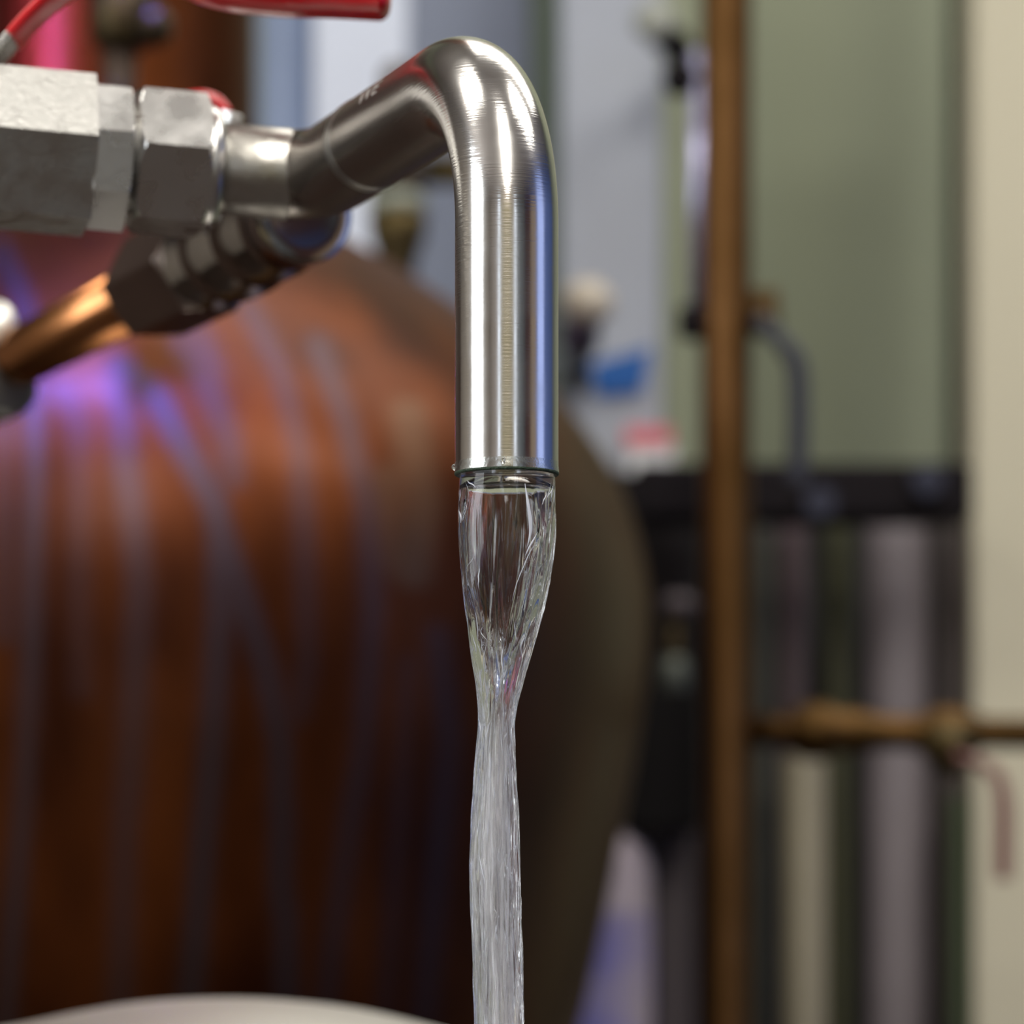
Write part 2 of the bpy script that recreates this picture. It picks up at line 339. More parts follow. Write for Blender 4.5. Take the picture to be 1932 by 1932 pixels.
tubes = [
 ('slim_tube', 'slim dull green tube closest to the right of the copper pipe', 1424, 1462, 970, (66, 66, 58)),
 ('mauve_tube', 'dim mauve upright tube below the blue hose end', 1466, 1528, 970, (72, 58, 60)),
 ('olive_tube', 'dark olive upright tube in the middle of the tube row', 1556, 1612, 985, (52, 52, 26)),
 ('wide_tube', 'widest pale mauve upright tube in the tube row', 1636, 1762, 975, (118, 110, 114)),
 ('brown_tube', 'dark grey brown tube beside the cream post', 1768, 1842, 960, (70, 62, 60)),
]
for nm, lab, x0, x1, yt, c in tubes:
    vert(nm, lab, 'tube', x0, x1, yt, None, 2.33, mat(nm + '_paint', C(*c, 1.15), 0.5, 0, var=0.15, vscale=8))
# lower, nearer tubes seen under the brass pipe
vert('beige_tube', 'beige upright tube under the brass pipe', 'tube', 1478, 1562, 1425, None, 2.28, mat('beige_tube_paint', C(150, 142, 120, 1.1), 0.5, 0, var=0.1, vscale=8))  # stronger light low on the tubes put into a beige colour
vert('green_hose', 'dark green hose leaning at the foot of the cream post', 'hose', 1790, 1832, 1500, None, 2.30, mat('green_hose_rubber', C(48, 58, 34, 1.3), 0.6))
# left of the copper pipe
vert('black_cabinet', 'narrow black cabinet between the still and the copper pipe', 'cabinet', 1190, 1318, 1300, 1565, 2.16, mat('cabinet_black', (0.005, 0.004, 0.004, 1), 0.8, **{'Specular IOR Level': 0.15}), round_=False, depth=.06)
dk = at(1262, 1300, 2.2)
vert('dark_post', 'dark round post behind the still edge', 'post', 1232, 1310, 900, None, 2.30, mat('dark_post_paint', (0.010, 0.007, 0.008, 1), 0.7, **{'Specular IOR Level': 0.2}))
e = thing('small_valve', 'small silver valve on the dark post beside the still', 'valve', at(1275, 1215, 2.2))
link('valve_body', lathe('valve_body', [(0, .006), (.002, .009), (.022, .009), (.026, .006)], at(1272, 1320, 2.2), (0, 0, 1), 32), mat('grey_green_valve', (0.11, 0.12, 0.10, 1), 0.5, 0.6), e)
link('stem', lathe('stem', [(0, .004), (.05, .004)], at(1272, 1300, 2.2), (0, 0, 1), 20), M['brass_dark'], e)
link('knob', lathe('knob', [(0, .004), (.002, .009), (.010, .011), (.014, .006)], at(1280, 1165, 2.2), (0, 0, 1), 32), mat('mauve_knob', (0.085, 0.065, 0.07, 1), 0.5), e)
tote = thing('plastic_drum', 'pale drum with blue marking low beside the still', 'drum', at(1200, 1932, 2.12))
a_ = at(1130, 1566, 2.12); b2 = at(1240, 1566, 2.12)
link('drum_body', lathe('drum_body', [(0, .085), (a_.z - .02, .085), (a_.z - .006, .08), (a_.z, .07)], (b2.x - .085, 2.20, 0), (0, 0, 1), 64), mat('drum_plastic', C(160, 148, 154, 1.2), 0.5, 0, var=0.1, vscale=8), tote, True, 50)
me = bpy.data.meshes.new('blue_band')
link('blue_band', lathe('blue_band', [(0, .0855), (at(0, 1720, 2.12).z - 1.0, .0855)], (b2.x - .085, 2.20, 1.0), (0, 0, 1), 64, False), mat('drum_blue_print', C(92, 92, 170, 1.2), 0.5, 0, vscale=14, col2=C(160, 148, 154, 1.2)), tote)
vert('taupe_panel', 'dull taupe board between drum and copper pipe', 'board', 1240, 1312, 1560, None, 2.22, mat('taupe_board', C(62, 54, 54, 1.4), 0.6), round_=False)
# ------------------------------------------------------------------ copper riser, brass line and their valves
Yr = 1.95
def pipe_between(name, p, q, r, m, parent=None, n=40): return link(name, tube(name, [p, Vector(p).lerp(Vector(q), .5), q], r, n), m, parent)
cr = thing('copper_riser', 'tall copper pipe running floor to ceiling right of the spout', 'pipe', (at(1370, 900, Yr).x, Yr, 0))
link('pipe', lathe('pipe', [(0, siz(48, Yr)), (1.0, siz(48, Yr)), (2.0, siz(48, Yr)), (2.99, siz(48, Yr))], (at(1370, 900, Yr).x, Yr, 0), (0, 0, 1), 64), M['copper_old'], cr)
st = thing('steel_tube', 'thin blue shimmering steel tube clipped left of the copper pipe', 'tube', at(1316, 590, Yr - .02))
link('tube', lathe('tube', [(0, siz(16, Yr)), (siz(500, Yr), siz(16, Yr))], at(1316, 598, Yr), (0, 0, 1), 32), mat('blue_steel_tube', (0.50, 0.50, 0.72, 1), 0.3, 0.7, var=0.2, vscale=30), st)
link('upper_clip', lathe('upper_clip', [(0, .003), (.002, .0085), (.012, .010), (.018, .0045)], at(1300, 122, Yr), (-.5, 0, -.8), 32), m_dark, st)
link('lower_clip', lathe('lower_clip', [(0, .006), (.002, .0085), (.016, .0085), (.018, .006)], at(1308, 640, Yr), (0, 0, 1), 32), m_dark, st)
e = thing('round_knob', 'small pale knob with dark stem left of the copper pipe top', 'knob', at(1250, 50, 2.3))
link('cap', lathe('cap', [(0, .006), (.004, .012), (.010, .014), (.014, .009)], at(1240, 52, 2.30), (-.25, -1, .3), 40), mat('pale_knob', Ct(134, 136, 128), 0.5), e)
link('stem', tube('stem', [at(1245, 60, 2.32), at(1275, 85, 2.34), at(1292, 118, 2.38)], .010, 24), m_dark, e)
# bent valve lever on the riser
bv = thing('bent_lever_valve', 'brass valve with bent grey blue lever right of copper pipe', 'valve', at(1440, 575, Yr))
link('valve_body', hexnut('valve_body', at(1408, 575, Yr), (1, -.2, 0), 0, siz(60, Yr), siz(24, Yr)), M['brass'], bv, True, 25)
link('bonnet', lathe('bonnet', [(0, .006), (.003, .009), (.010, .008), (.012, .004)], at(1440, 592, Yr - .01), (.1, -.4, -1), 32), M['brass_dark'], bv)
lv = smooth_path([at(1428, 600, Yr - .02), at(1452, 622, Yr - .022), at(1478, 650, Yr - .024), at(1496, 672, Yr - .024), at(1505, 700, Yr - .024), at(1507, 780, Yr - .024), at(1506, 850, Yr - .024), at(1504, 915, Yr - .024)], 8)
link('lever', tube('lever', lv, lambda t: siz(13 + 7 * min(1, t * 2), Yr), 24, 1.0), mat('grey_blue_vinyl', (0.028, 0.030, 0.045, 1), 0.7), bv)
# brass line with bulging fittings
bl = thing('brass_line', 'horizontal brass pipe with bulging fittings crossing to the right', 'pipe', at(1415, 1378, Yr))
p0 = at(1405, 1378, Yr); Ls = siz(560, Yr)
def u_(px): return siz(px - 1405, Yr)
prof = [(0, siz(30, Yr)), (u_(1480), siz(30, Yr)), (u_(1495), siz(40, Yr)), (u_(1515), siz(54, Yr)), (u_(1560), siz(54, Yr)), (u_(1580), siz(42, Yr)), (u_(1610), siz(44, Yr)), (u_(1640), siz(36, Yr)),
        (u_(1700), siz(31, Yr)), (u_(1745), siz(38, Yr)), (u_(1765), siz(50, Yr)), (u_(1810), siz(50, Yr)), (u_(1835), siz(38, Yr)), (u_(1860), siz(30, Yr)), (siz(1200, Yr), siz(30, Yr))]
link('pipe', lathe('pipe', prof, p0, (1, 0, -.012), 48), M['brass'], bl)
link('valve_bonnet', lathe('valve_bonnet', [(0, .016), (.012, .015), (.016, .010), (.022, .008)], at(1790, 1385, Yr - .004), (0, -.4, -1), 32), M['brass_dark'], bl)
hl = smooth_path([at(1800, 1425, Yr - .02), at(1850, 1440, Yr - .02), at(1884, 1470, Yr - .02), at(1893, 1520, Yr - .02), at(1893, 1600, Yr - .02), at(1893, 1660, Yr - .02)], 8)
link('drain_lever', tube('drain_lever', hl, lambda t: siz(8 + 8 * min(1, t * 1.6), Yr), 24), mat('dull_red_vinyl', C(104, 66, 62, 1.4), 0.5), bl)
# fitting stack behind the still shoulder
Yf = 2.27
bf = thing('brass_fitting', 'dark brass fitting with pale collar behind the spout tube', 'fitting', at(745, 700, Yf))
fb = at(750, 560, Yf)
zz = lambda py: siz(560 - py, Yf)
link('standpipe', lathe('standpipe', [(.003 - fb.z, siz(34, Yf)), (zz(500), siz(34, Yf)), (zz(450), siz(52, Yf)), (zz(410), siz(58, Yf)), (zz(402), siz(50, Yf))], fb, (0, 0, 1), 48), M['brass_dark'], bf)
link('collar', lathe('collar', [(zz(402), siz(40, Yf)), (zz(398), siz(54, Yf)), (zz(375), siz(56, Yf)), (zz(368), siz(46, Yf))], fb, (0, 0, 1), 48), mat('pale_green_collar', C(150, 154, 138, 1.3), 0.5, 0, var=0.1), bf)
link('bonnet', lathe('bonnet', [(zz(366), siz(50, Yf)), (zz(340), siz(56, Yf)), (zz(300), siz(40, Yf)), (zz(180), siz(32, Yf)), (zz(135), siz(30, Yf)), (zz(122), siz(18, Yf))], fb, (0, 0, 1), 48), mat('brown_bonnet', (0.10, 0.07, 0.045, 1), 0.45, 0.3, var=0.4), bf)
link('handle', lathe('handle', [(0, .010), (.04, .010), (.045, .007)], at(800, 322, Yf), (1, 0, 0), 32), M['brass_dark'], bf)
e = thing('gauge_knob', 'beige knob over a dark stem just right of the spout', 'knob', at(1100, 590, 2.2))
link('cap', lathe('cap', [(0, .012), (.006, .016), (.016, .015), (.022, .008)], at(1105, 600, 2.2), (.1, -.5, .9), 40), mat('beige_knob', Ct(165, 156, 142), 0.45), e)
link('stem', lathe('stem', [(0, .012), (.03, .011)], at(1092, 660, 2.22), (.1, 0, 1), 32), mat('stem_grey', (0.10, 0.09, 0.11, 1), 0.5), e)
link('bracket', lathe('bracket', [(0, .008), (2.401 - 2.22, .008)], at(1094, 640, 2.22), (0, 1, 0), 24), m_dark, e)
# ------------------------------------------------------------------ copper still
Ys = 1.90; AX = 228
sx = at(AX, 0, Ys).x
SIL = [(-420, 252), (0, 252), (250, 252), (330, 262), (385, 300), (420, 350), (450, 408), (500, 502), (560, 596), (620, 680), (700, 772), (780, 848), (880, 922), (980, 968), (1080, 992), (1160, 1000), (1260, 996), (1400, 978), (1600, 940), (1800, 900), (1932, 868), (2300, 740), (2700, 560)]
def sil(py):
    for (a, ra), (b_, rb) in zip(SIL, SIL[1:]):
        if a <= py <= b_:
            return ra + (rb - ra) * (py - a) / (b_ - a)
    return SIL[-1][1]
pyl = []
y_ = -420.0
while y_ <= 2700: pyl.append(y_); y_ += 9 if y_ < 1940 else 40
sm = []
for y_ in pyl:   # light smoothing of the turned profile
    ws = [(sil(min(max(y_ + d, -420), 2700)), math.exp(-(d / 45) ** 2)) for d in range(-90, 91, 15)]
    sm.append(sum(a * b_ for a, b_ in ws) / sum(b_ for a, b_ in ws))
DR = [
 ([(60, 720), (66, 900), (60, 1200), (45, 1500), (20, 1800), (10, 1932)], 19, .8),
 ([(110, 730), (150, 800), (150, 1100), (155, 1300)], 22, .35),
 ([(5, 800), (10, 1200)], 20, .5),
 ([(225, 700), (235, 860), (255, 1000), (262, 1100), (255, 1300), (235, 1600), (225, 1932)], 26, .6),
 ([(230, 690), (290, 740), (350, 850), (405, 950), (415, 1000), (415, 1150), (400, 1400), (375, 1700), (355, 1932)], 24, .9),
 ([(415, 1000), (450, 1100), (500, 1250), (528, 1400), (532, 1550), (528, 1650), (540, 1750), (540, 1932)], 24, .9),
 ([(320, 600), (390, 720), (432, 830), (440, 900)], 26, .55),
 ([(360, 600), (400, 700)], 26, .5),
 ([(470, 580), (530, 700), (565, 850), (575, 1000), (580, 1250), (560, 1350)], 22, .55),
 ([(600, 650), (655, 800), (690, 950), (705, 1150), (685, 1400), (645, 1650), (610, 1932)], 22, .65),
 ([(0, 470), (40, 560), (60, 640)], 20, .8),
 ([(825, 1200), (848, 1400), (820, 1700), (800, 1932)], 24, .6),
 ([(770, 1250), (750, 1600), (725, 1932)], 18, .4),
]
DU = [([(770, 780), (800, 950), (780, 1080)], 34, .4), ([(735, 900), (745, 1060)], 26, .3)]
def near(px, py, L_):
    best = 0
    for pts, wd, s in L_:
        if py < pts[0][1] - 30 or py > pts[-1][1] + 30: continue
        for (xa, ya), (xb, yb) in zip(pts, pts[1:]):
            dx, dy = xb - xa, yb - ya; t = max(0, min(1, ((px - xa) * dx + (py - ya) * dy) / (dx * dx + dy * dy)))
            d = math.hypot(px - xa - dx * t, py - ya - dy * t)
            if d < wd * 1.6:
                v = s * (1 if d < wd * .55 else max(0, 1 - (d - wd * .55) / (wd * .9)))
                best = max(best, v)
    return best
NT = 420
rings = []
for y_, r in zip(pyl, sm):
    z = at(0, y_, Ys).z; R_ = siz(r, Ys)
    rings.append([Vector((sx + R_ * math.sin(2 * PI * j / NT), Ys - R_ * math.cos(2 * PI * j / NT), z)) for j in range(NT)])
me = grid_mesh('kettle', rings, True, True, True)
for nm, L_ in (('stain', DR), ('dust', DU)):
    a = me.attributes.new(nm, 'FLOAT', 'POINT'); vals = []
    for v in me.vertices:
        c = v.co
        if c.y > Ys: vals.append(0.0); continue
        px = 966 + c.x / (K * c.y); py = HZ - (c.z - CZ) / (K * c.y)
        x = near(px, py, L_)
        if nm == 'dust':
            ex = (px - 900) / 330 + .25 * noise.noise(Vector((px * .01, py * .003, 0)))  # tan tone rising towards the right edge
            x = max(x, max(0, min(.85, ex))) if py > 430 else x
        vals.append(x)
    a.data.foreach_set('value', vals)
ks = thing('copper_still', 'large rounded copper still with drip stains behind the spout', 'still', (sx, Ys, 0))
link('kettle', me, M['still'], ks)
zb = at(0, 2700, Ys).z
link('base', lathe('base', [(0, .20), (.02, .20), (.03, siz(560, Ys)), (zb, siz(560, Ys)), (zb + .01, siz(540, Ys))], (sx, Ys, 0), (0, 0, 1), 96), M['copper_old'], ks, True, 40)
zt = at(0, -420, Ys).z
link('head', lathe('head', [(0, siz(252, Ys)), (H - zt - .3, siz(252, Ys)), (H - zt - .2, .04), (H - zt - .01, .04)], (sx, Ys, zt), (0, 0, 1), 96), M['still'], ks)
# dark valve in front of the still neck
Yv = 1.62
dv = thing('dark_valve', 'dark tarnished valve in front of the still neck', 'valve', at(230, 120, Yv))
link('valve_body', lathe('valve_body', [(0, siz(46, Yv)), (siz(20, Yv), siz(62, Yv)), (siz(110, Yv), siz(62, Yv)), (siz(140, Yv), siz(40, Yv)), (siz(420, Yv), siz(40, Yv))], at(232, 92, Yv), (0, 0, 1), 40), M['brass_dark'], dv, True, 40)
link('outlet', lathe('outlet', [(0, siz(30, Yv)), (siz(40, Yv), siz(38, Yv)), (siz(90, Yv), siz(38, Yv)), (siz(110, Yv), siz(20, Yv))], at(215, 45, Yv), (1, -.1, -.1), 32), M['brass_dark'], dv, True, 40)
link('drain_leg', lathe('drain_leg', [(0, siz(30, Yv)), (siz(230, Yv), siz(34, Yv))], at(225, 300, Yv), (0, 0, 1), 32), mat('dark_drain_leg', (0.05, 0.03, 0.02, 1), 0.5, 0.5), dv)
# ------------------------------------------------------------------ polished dome lid in front of the still foot
Yd = 1.10
dl = thing('steel_churn', 'polished steel churn whose domed top edge shows at the bottom', 'churn', (at(430, 0, Yd).x, Yd, 0))
ax = (.028, 0, 1); DO = at(455, 2200, Yd)
zD = lambda py: siz(2200 - py, Yd)
pr = [(zD(2200), siz(700, Yd)), (zD(2080), siz(690, Yd)), (zD(2010), siz(640, Yd)), (zD(1965), siz(520, Yd)), (zD(1942), siz(420, Yd)), (zD(1918), siz(320, Yd)), (zD(1900), siz(230, Yd)), (zD(1890), siz(150, Yd)), (zD(1884), siz(60, Yd)), (zD(1883), 0)]
pp = smooth_path([(a, b_, 0) for a, b_ in pr], 6)
link('dome', lathe('dome', [(p.x, p.y) for p in pp], DO, ax, 96), M['lid'], dl)
link('can_body', lathe('can_body', [(0, siz(700, Yd)), (DO.z - .01, siz(700, Yd)), (DO.z, siz(698, Yd))], (DO.x, Yd, 0), (0, 0, 1), 96), M['can'], dl, True, 40)
# ------------------------------------------------------------------ spout
RS = 0.01112
ZS = CZ + (1739 - 330) * K * 0.905
J = Vector((at(600, 0, .905).x, 0.908, ZS))
E = Vector((at(956, 0, .78).x, 0.78, 0))
d = Vector((E.x - J.x, E.y - J.y, 0)); Ld = d.length; d.normalize()
RB = 0.036
sp = thing('water_spout', 'bent stainless spout pouring water over the copper still', 'spout', (J.x, J.y, ZS))
stub_dir = Vector((1, .24, -.045)).normalized()
path = []
Q0 = J - stub_dir * .030
path.append(Q0); path.append(J - stub_dir * .016)
for i in range(1, 16):      # short elbow out of the stub
    t = i / 16; a_ = J - stub_dir * .010; b_ = J; c_ = J + d * .014
    path.append(a_ * (1 - t) ** 2 + b_ * 2 * t * (1 - t) + c_ * t * t)
path.append(J + d * .014)
path += [J + d * (.014 + (Ld - RB - .014) * i / 8) for i in range(1, 8)]
B0 = J + d * (Ld - RB); Cn = B0 - Vector((0, 0, RB))
for i in range(49):
    a_ = PI / 2 * i / 48
    path.append(Cn + Vector((0, 0, 1)) * RB * math.cos(a_) + d * RB * math.sin(a_))
zend = at(0, 893, .78).z
last = path[-1]
for i in range(1, 31): path.append(Vector((last.x, last.y, last.z + (zend - last.z) * i / 30)))
R_ = tube_rings(path, RS, 96)
ce = path[-1]; n_ = 96
def scaled(ring, c, f, dz): return [c + (p - Vector((c.x, c.y, p.z))) * f + Vector((0, 0, dz)) for p in ring]
end = R_[-1]
for f, dz in ((.985, -.0003), (.95, -.0004), (.90, -.0003), (.885, .0002)): R_.append([Vector((ce.x + (p.x - ce.x) * f, ce.y + (p.y - ce.y) * f, ce.z + dz)) for p in end])
for i in range(1, 12): R_.append([Vector((ce.x + (p.x - ce.x) * .88, ce.y + (p.y - ce.y) * .88, ce.z + .004 * i)) for p in end])
tme = grid_mesh('tube', R_, True, True, False)
pv = []
for v in tme.vertices:
    q = (v.co - B0).dot(d); pv.append(ease((q + .012) / .022))
a_ = tme.attributes.new('polish', 'FLOAT', 'POINT'); a_.data.foreach_set('value', pv)
link('tube', tme, M['steel'], sp)
# scaled lip round the mouth
zl = siz(22, .78)
pf = [(-.0003, .985 * RS), (-.0004, RS * 1.0), (.0001, RS * 1.012), (.0005, RS * 1.012), (zl * .5, RS * 1.004), (zl * .9, RS * 1.0005)]
link('rim_lip', lathe('rim_lip', pf, ce, (0, 0, 1), 128, False), M['lip'], sp)
rg = []
for j in range(40):
    pass
link('lime_ring', lathe('lime_ring', [(-.00045, RS * .93), (-.00055, RS * .98), (-.00035, RS * 1.008), (-.0001, RS * 1.014), (.0001, RS * 1.012)], ce, (0, 0, 1), 128, False), M['lime'], sp)
# stub, its edge and the weld
link('stub', lathe('stub', [(-.040, RS * 1.012), (-.0095, RS * 1.012), (-.0085, RS * 1.022), (-.0075, RS * 1.0)], J, stub_dir, 96), M['steel_dull'], sp)
wp = J + d * .042
link('weld_ring', lathe('weld_ring', [(-.0022, RS * 1.0), (-.0016, RS * 1.022), (-.0008, RS * 1.004), (0, RS * 1.012), (.0008, RS * 1.004), (.0016, RS * 1.022), (.0022, RS * 1.0)], wp, d, 96, False), M['steel_dull'], sp)
# etched mark on the horizontal run
cu = bpy.data.curves.new('t', 'FONT'); cu.body = 'WE'; cu.size = .0054; cu.align_x = 'CENTER'; cu.align_y = 'CENTER'
to = bpy.data.objects.new('t', cu); COL.objects.link(to); bpy.context.view_layer.update()
tm = bpy.data.meshes.new_from_object(to.evaluated_get(bpy.context.evaluated_depsgraph_get())); bpy.data.objects.remove(to)
bmt = bmesh.new(); bmt.from_mesh(tm); bmesh.ops.subdivide_edges(bmt, edges=[e_ for e_ in bmt.edges if e_.calc_length() > .0008], cuts=2, use_grid_fill=False); bmesh.ops.triangulate(bmt, faces=bmt.faces)
side = Vector((0, 0, 1)).cross(d).normalized()      # horizontal, across the tube
if side.y > 0: side = -side
mc = J + d * .071; th0 = math.radians(27)
for v in bmt.verts:
    th = th0 + v.co.y / RS; s_ = v.co.x * 1.9
    v.co = mc + d * s_ + (side * math.cos(th) + Vector((0, 0, 1)) * math.sin(th)) * (RS * 1.006)
bmt.to_mesh(tm); bmt.free(); link('etched_mark', tm, M['etch'], sp, False)
# compression nut and thread collars on the stub
cn = thing('compression_nut', 'chamfered hexagonal nut nearest the spout stub', 'nut', at(315, 306, .90))
A1 = stub_dir; A0 = J.copy()
def tx(px, Y=.90): return ((px - 966) * K * J.y - J.x) / (stub_dir.x - (px - 966) * K * stub_dir.y)
ROLL = math.radians(28)
link('hex_body', hexnut('hex_body', A0, A1, tx(250), tx(384), siz(123, .895), 6, .90, ROLL), M['steel_nut'], cn, True, 22)
link('collar', lathe('collar', [(tx(384), siz(98, .9)), (tx(386), siz(112, .9)), (tx(396), siz(114, .9)), (tx(410), siz(104, .9)), (tx(412), siz(86, .9))], A0, A1, 96), M['steel_nut'], cn, True, 50)
link('thread_neck', lathe('thread_neck', [(tx(222), siz(90, .9)), (tx(226), siz(104, .9)), (tx(231), siz(98, .9)), (tx(236), siz(98, .9)), (tx(240), siz(104, .9)), (tx(252), siz(96, .9))], A0, A1, 96), M['steel_nut'], cn, True, 50)
# ball valve: big cast body, end nut, lever
bvv = thing('ball_valve', 'big cast hexagonal ball valve with long red lever', 'valve', at(60, 300, .89))
link('valve_body', hexnut('valve_body', A0, A1, tx(-330, .87), tx(168, .885), siz(138, .885), 6, .985, ROLL), M['steel_cast'], bvv, True, 22)
link('end_nut', hexnut('end_nut', A0, A1, tx(165, .885), tx(235), siz(134, .89), 8, .97, math.radians(14)), M['steel_nut'], bvv, True, 20)
sup = tube('supply_pipe', [A0 + A1 * tx(-325, .87), A0 + A1 * (tx(-325, .87) - 1.0), Vector((X0 + .002, (A0 + A1 * (tx(-325, .87) - 1.0)).y - .05, ZS))], .012, 40)
link('supply_pipe', sup, M['steel_dull'], bvv)
Yl = .90
link('stem', lathe('stem', [(0, .008), (.018, .008), (.020, .006), (.034, .006)], at(-190, 190, Yl), (0, 0, 1), 32), M['steel_nut'], bvv)
def strip(name, pts, wid, th, m, parent, cut=None):
    """a flat bar bent along pts in the x-z plane; wid runs in depth (y), th across"""
    P_ = smooth_path(pts, 8); R2 = []
    for i, p in enumerate(P_):
        T = (P_[min(i + 1, len(P_) - 1)] - P_[max(i - 1, 0)]).normalized(); nrm = Vector((-T.z, 0, T.x)).normalized()
        t = i / (len(P_) - 1); w_ = wid(t) if callable(wid) else wid; h_ = th(t) if callable(th) else th
        R2.append([p + Vector((0, 1, 0)) * w_ * math.copysign(abs(math.cos(a)) ** .7, math.cos(a)) + nrm * h_ * math.copysign(abs(math.sin(a)) ** .7, math.sin(a)) for a in [2 * PI * j / 24 for j in range(24)]])
    return link(name, grid_mesh(name, R2, True, True, True), m, parent)
strip('lever', [at(-190, 155, Yl), at(-100, 150, Yl), at(-20, 118, Yl), at(30, 68, Yl), at(80, 18, Yl)], siz(60, Yl), siz(11, Yl), M['steel_nut'], bvv)
rl = lambda t: siz(18 + 8 * min(1, t * 1.5), Yl) * (1 if t < .97 else math.sqrt(max(.02, 1 - ((t - .97) / .03) ** 2)))
gp_ = [at(24, 76, Yl), at(60, 36, Yl), at(110, -8, Yl), at(180, -48, Yl), at(280, -60, Yl), at(400, -22, Yl), at(520, -6, Yl), at(620, -3, Yl), at(700, 1, Yl), at(722, 2, Yl), at(738, 3, Yl)]
def gth(t):
    base = 13 + 19 * max(0, min(1, (t - .22) / .3))
    if t > .86: base *= math.sqrt(max(.003, 1 - ((t - .86) / .14) ** 2))
    return siz(base, Yl)
def gw(t):
    b_ = siz(62, Yl)
    if t > .86: b_ *= math.sqrt(max(.003, 1 - ((t - .86) / .14) ** 2))
    return b_
strip('lever_grip', gp_, gw, gth, M['red'], bvv)
# ------------------------------------------------------------------ second line behind: copper branch, nut, union and its valve
HB = CZ + (1739 - 530) * K * 1.055
Pn = at(320, 528, 1.055); Pe = at(610, 425, .958); Pl = at(0, 692, 1.21)
bd = (Pn - Pl).normalized()
br = thing('copper_branch', 'diagonal copper branch pipe entering a nut left of the still', 'pipe', Pl)
tn = lambda px: ((px - 966) * K * Pn.y - Pn.x) / (bd.x - (px - 966) * K * bd.y)
ext = Pn - bd * .45
pth = [Pn - bd * .01, Pn - bd * .2, Pn - bd * .33, ext + Vector((0, 0, -.03)), ext + Vector((-.01, 0.01, -.15)), Vector((ext.x - .01, ext.y + .01, .01))]
link('pipe', tube('pipe', pth, siz(60, 1.1), 48), M['copper'], br)
link('clamp', lathe('clamp', [(0, .009), (.002, .0108), (.014, .0108), (.016, .009)], at(-12, 738, 1.20), bd, 40), M['dark'], br, True, 40)
link('clamp_screw', lathe('clamp_screw', [(0, .003), (.001, .007), (.008, .007), (.010, .004)], at(-6, 622, 1.19), (0, -1, .2), 32), mat('bright_screw', (0.85, 0.83, 0.75, 1), .3, .5), br)
un = thing('branch_union', 'lower steel union joining copper branch behind the spout', 'fitting', Pn)
rr = siz(1, 1.03)
link('hex_nut', hexnut('hex_nut', Pn, bd, tn(288), tn(392), .0140, 6, .88, math.radians(34)), M['brown_nut'], un, True, 22)
link('union_ring', lathe('union_ring', [(tn(380), .0110), (tn(384), .0136), (tn(398), .0142), (tn(406), .0120), (tn(425), .0120), (tn(432), .0150), (tn(462), .0152), (tn(474), .0128), (tn(486), .0126)], Pn, bd, 72), M['ring_steel'], un, True, 40)
link('elbow_body', lathe('elbow_body', [(tn(480), .0120), (tn(486), .0142), (tn(520), .0144), (tn(530), .0130), (tn(548), .0130), (tn(552), .0139), (tn(572), .0139), (tn(575), .0120), (tn(574), .0095)], Pn, bd, 72), M['ring_steel'], un, True, 40)
# second valve body, its red handle and cap nut peeking over the nut
sv = thing('rear_valve', 'small valve with red handle peeking over the hex nut', 'valve', at(400, 270, .99))
link('valve_body', lathe('valve_body', [(0, siz(40, .99)), (.004, siz(54, .99)), (siz(130, .99), siz(54, .99)), (siz(160, .99), siz(46, .99)), (siz(255, .99), siz(46, .99)), (siz(262, .99), siz(30, .99))], at(300, 292, .99), (1, 0, -.05), 64), M['steel_nut'], sv, True, 40)
link('neck', tube('neck', [at(420, 300, .99), at(430, 380, .985), at(470, 455, 1.0)], .010, 32), M['steel_dull'], sv)
strip('handle', [at(300, 196, .99), at(345, 190, .99), at(385, 186, .99), at(412, 196, .99), at(428, 216, .99)], siz(30, .99), siz(13, .99), M['red'], sv)
link('cap_nut', hexnut('cap_nut', at(432, 234, .985), (.35, -.25, 1), 0, siz(22, .985), siz(20, .985), 6, .85), M['steel_nut'], sv, True, 25)
link('stem_washer', lathe('stem_washer', [(0, siz(24, .985)), (siz(7, .985), siz(24, .985))], at(434, 238, .985), (.35, -.25, 1), 32), M['steel_nut'], sv, True, 40)
# ------------------------------------------------------------------ water
WP = [(862, 870, 1040), (893, 868, 1047), (905, 867, 1048), (930, 865, 1048), (965, 864, 1047), (1000, 865, 1044), (1050, 869, 1039), (1100, 873, 1030), (1150, 878, 1020), (1200, 884, 1008),
      (1250, 891, 995), (1290, 898, 984), (1330, 902, 974), (1370, 903, 970), (1420, 899, 972), (1480, 895, 974), (1560, 889, 978), (1640, 885, 981), (1720, 888, 983), (1800, 893, 984), (1932, 897, 986), (2100, 900, 988), (9200, 905, 992)]
def wprof(py):
    for a, b_ in zip(WP, WP[1:]):
        if a[0] <= py <= b_[0]:
            t = (py - a[0]) / (b_[0] - a[0]); return a[1] + (b_[1] - a[1]) * t, a[2] + (b_[2] - a[2]) * t
    return WP[-1][1:]
def wsm(py):
    s0 = s1 = sw = 0
    for dd in range(-24, 25, 8):
        g = math.exp(-(dd / 16) ** 2); l_, r_ = wprof(min(max(py + dd, 862), 9200)); s0 += l_ * g; s1 += r_ * g; sw += g
    return s0 / sw, s1 / sw
Yw = .78
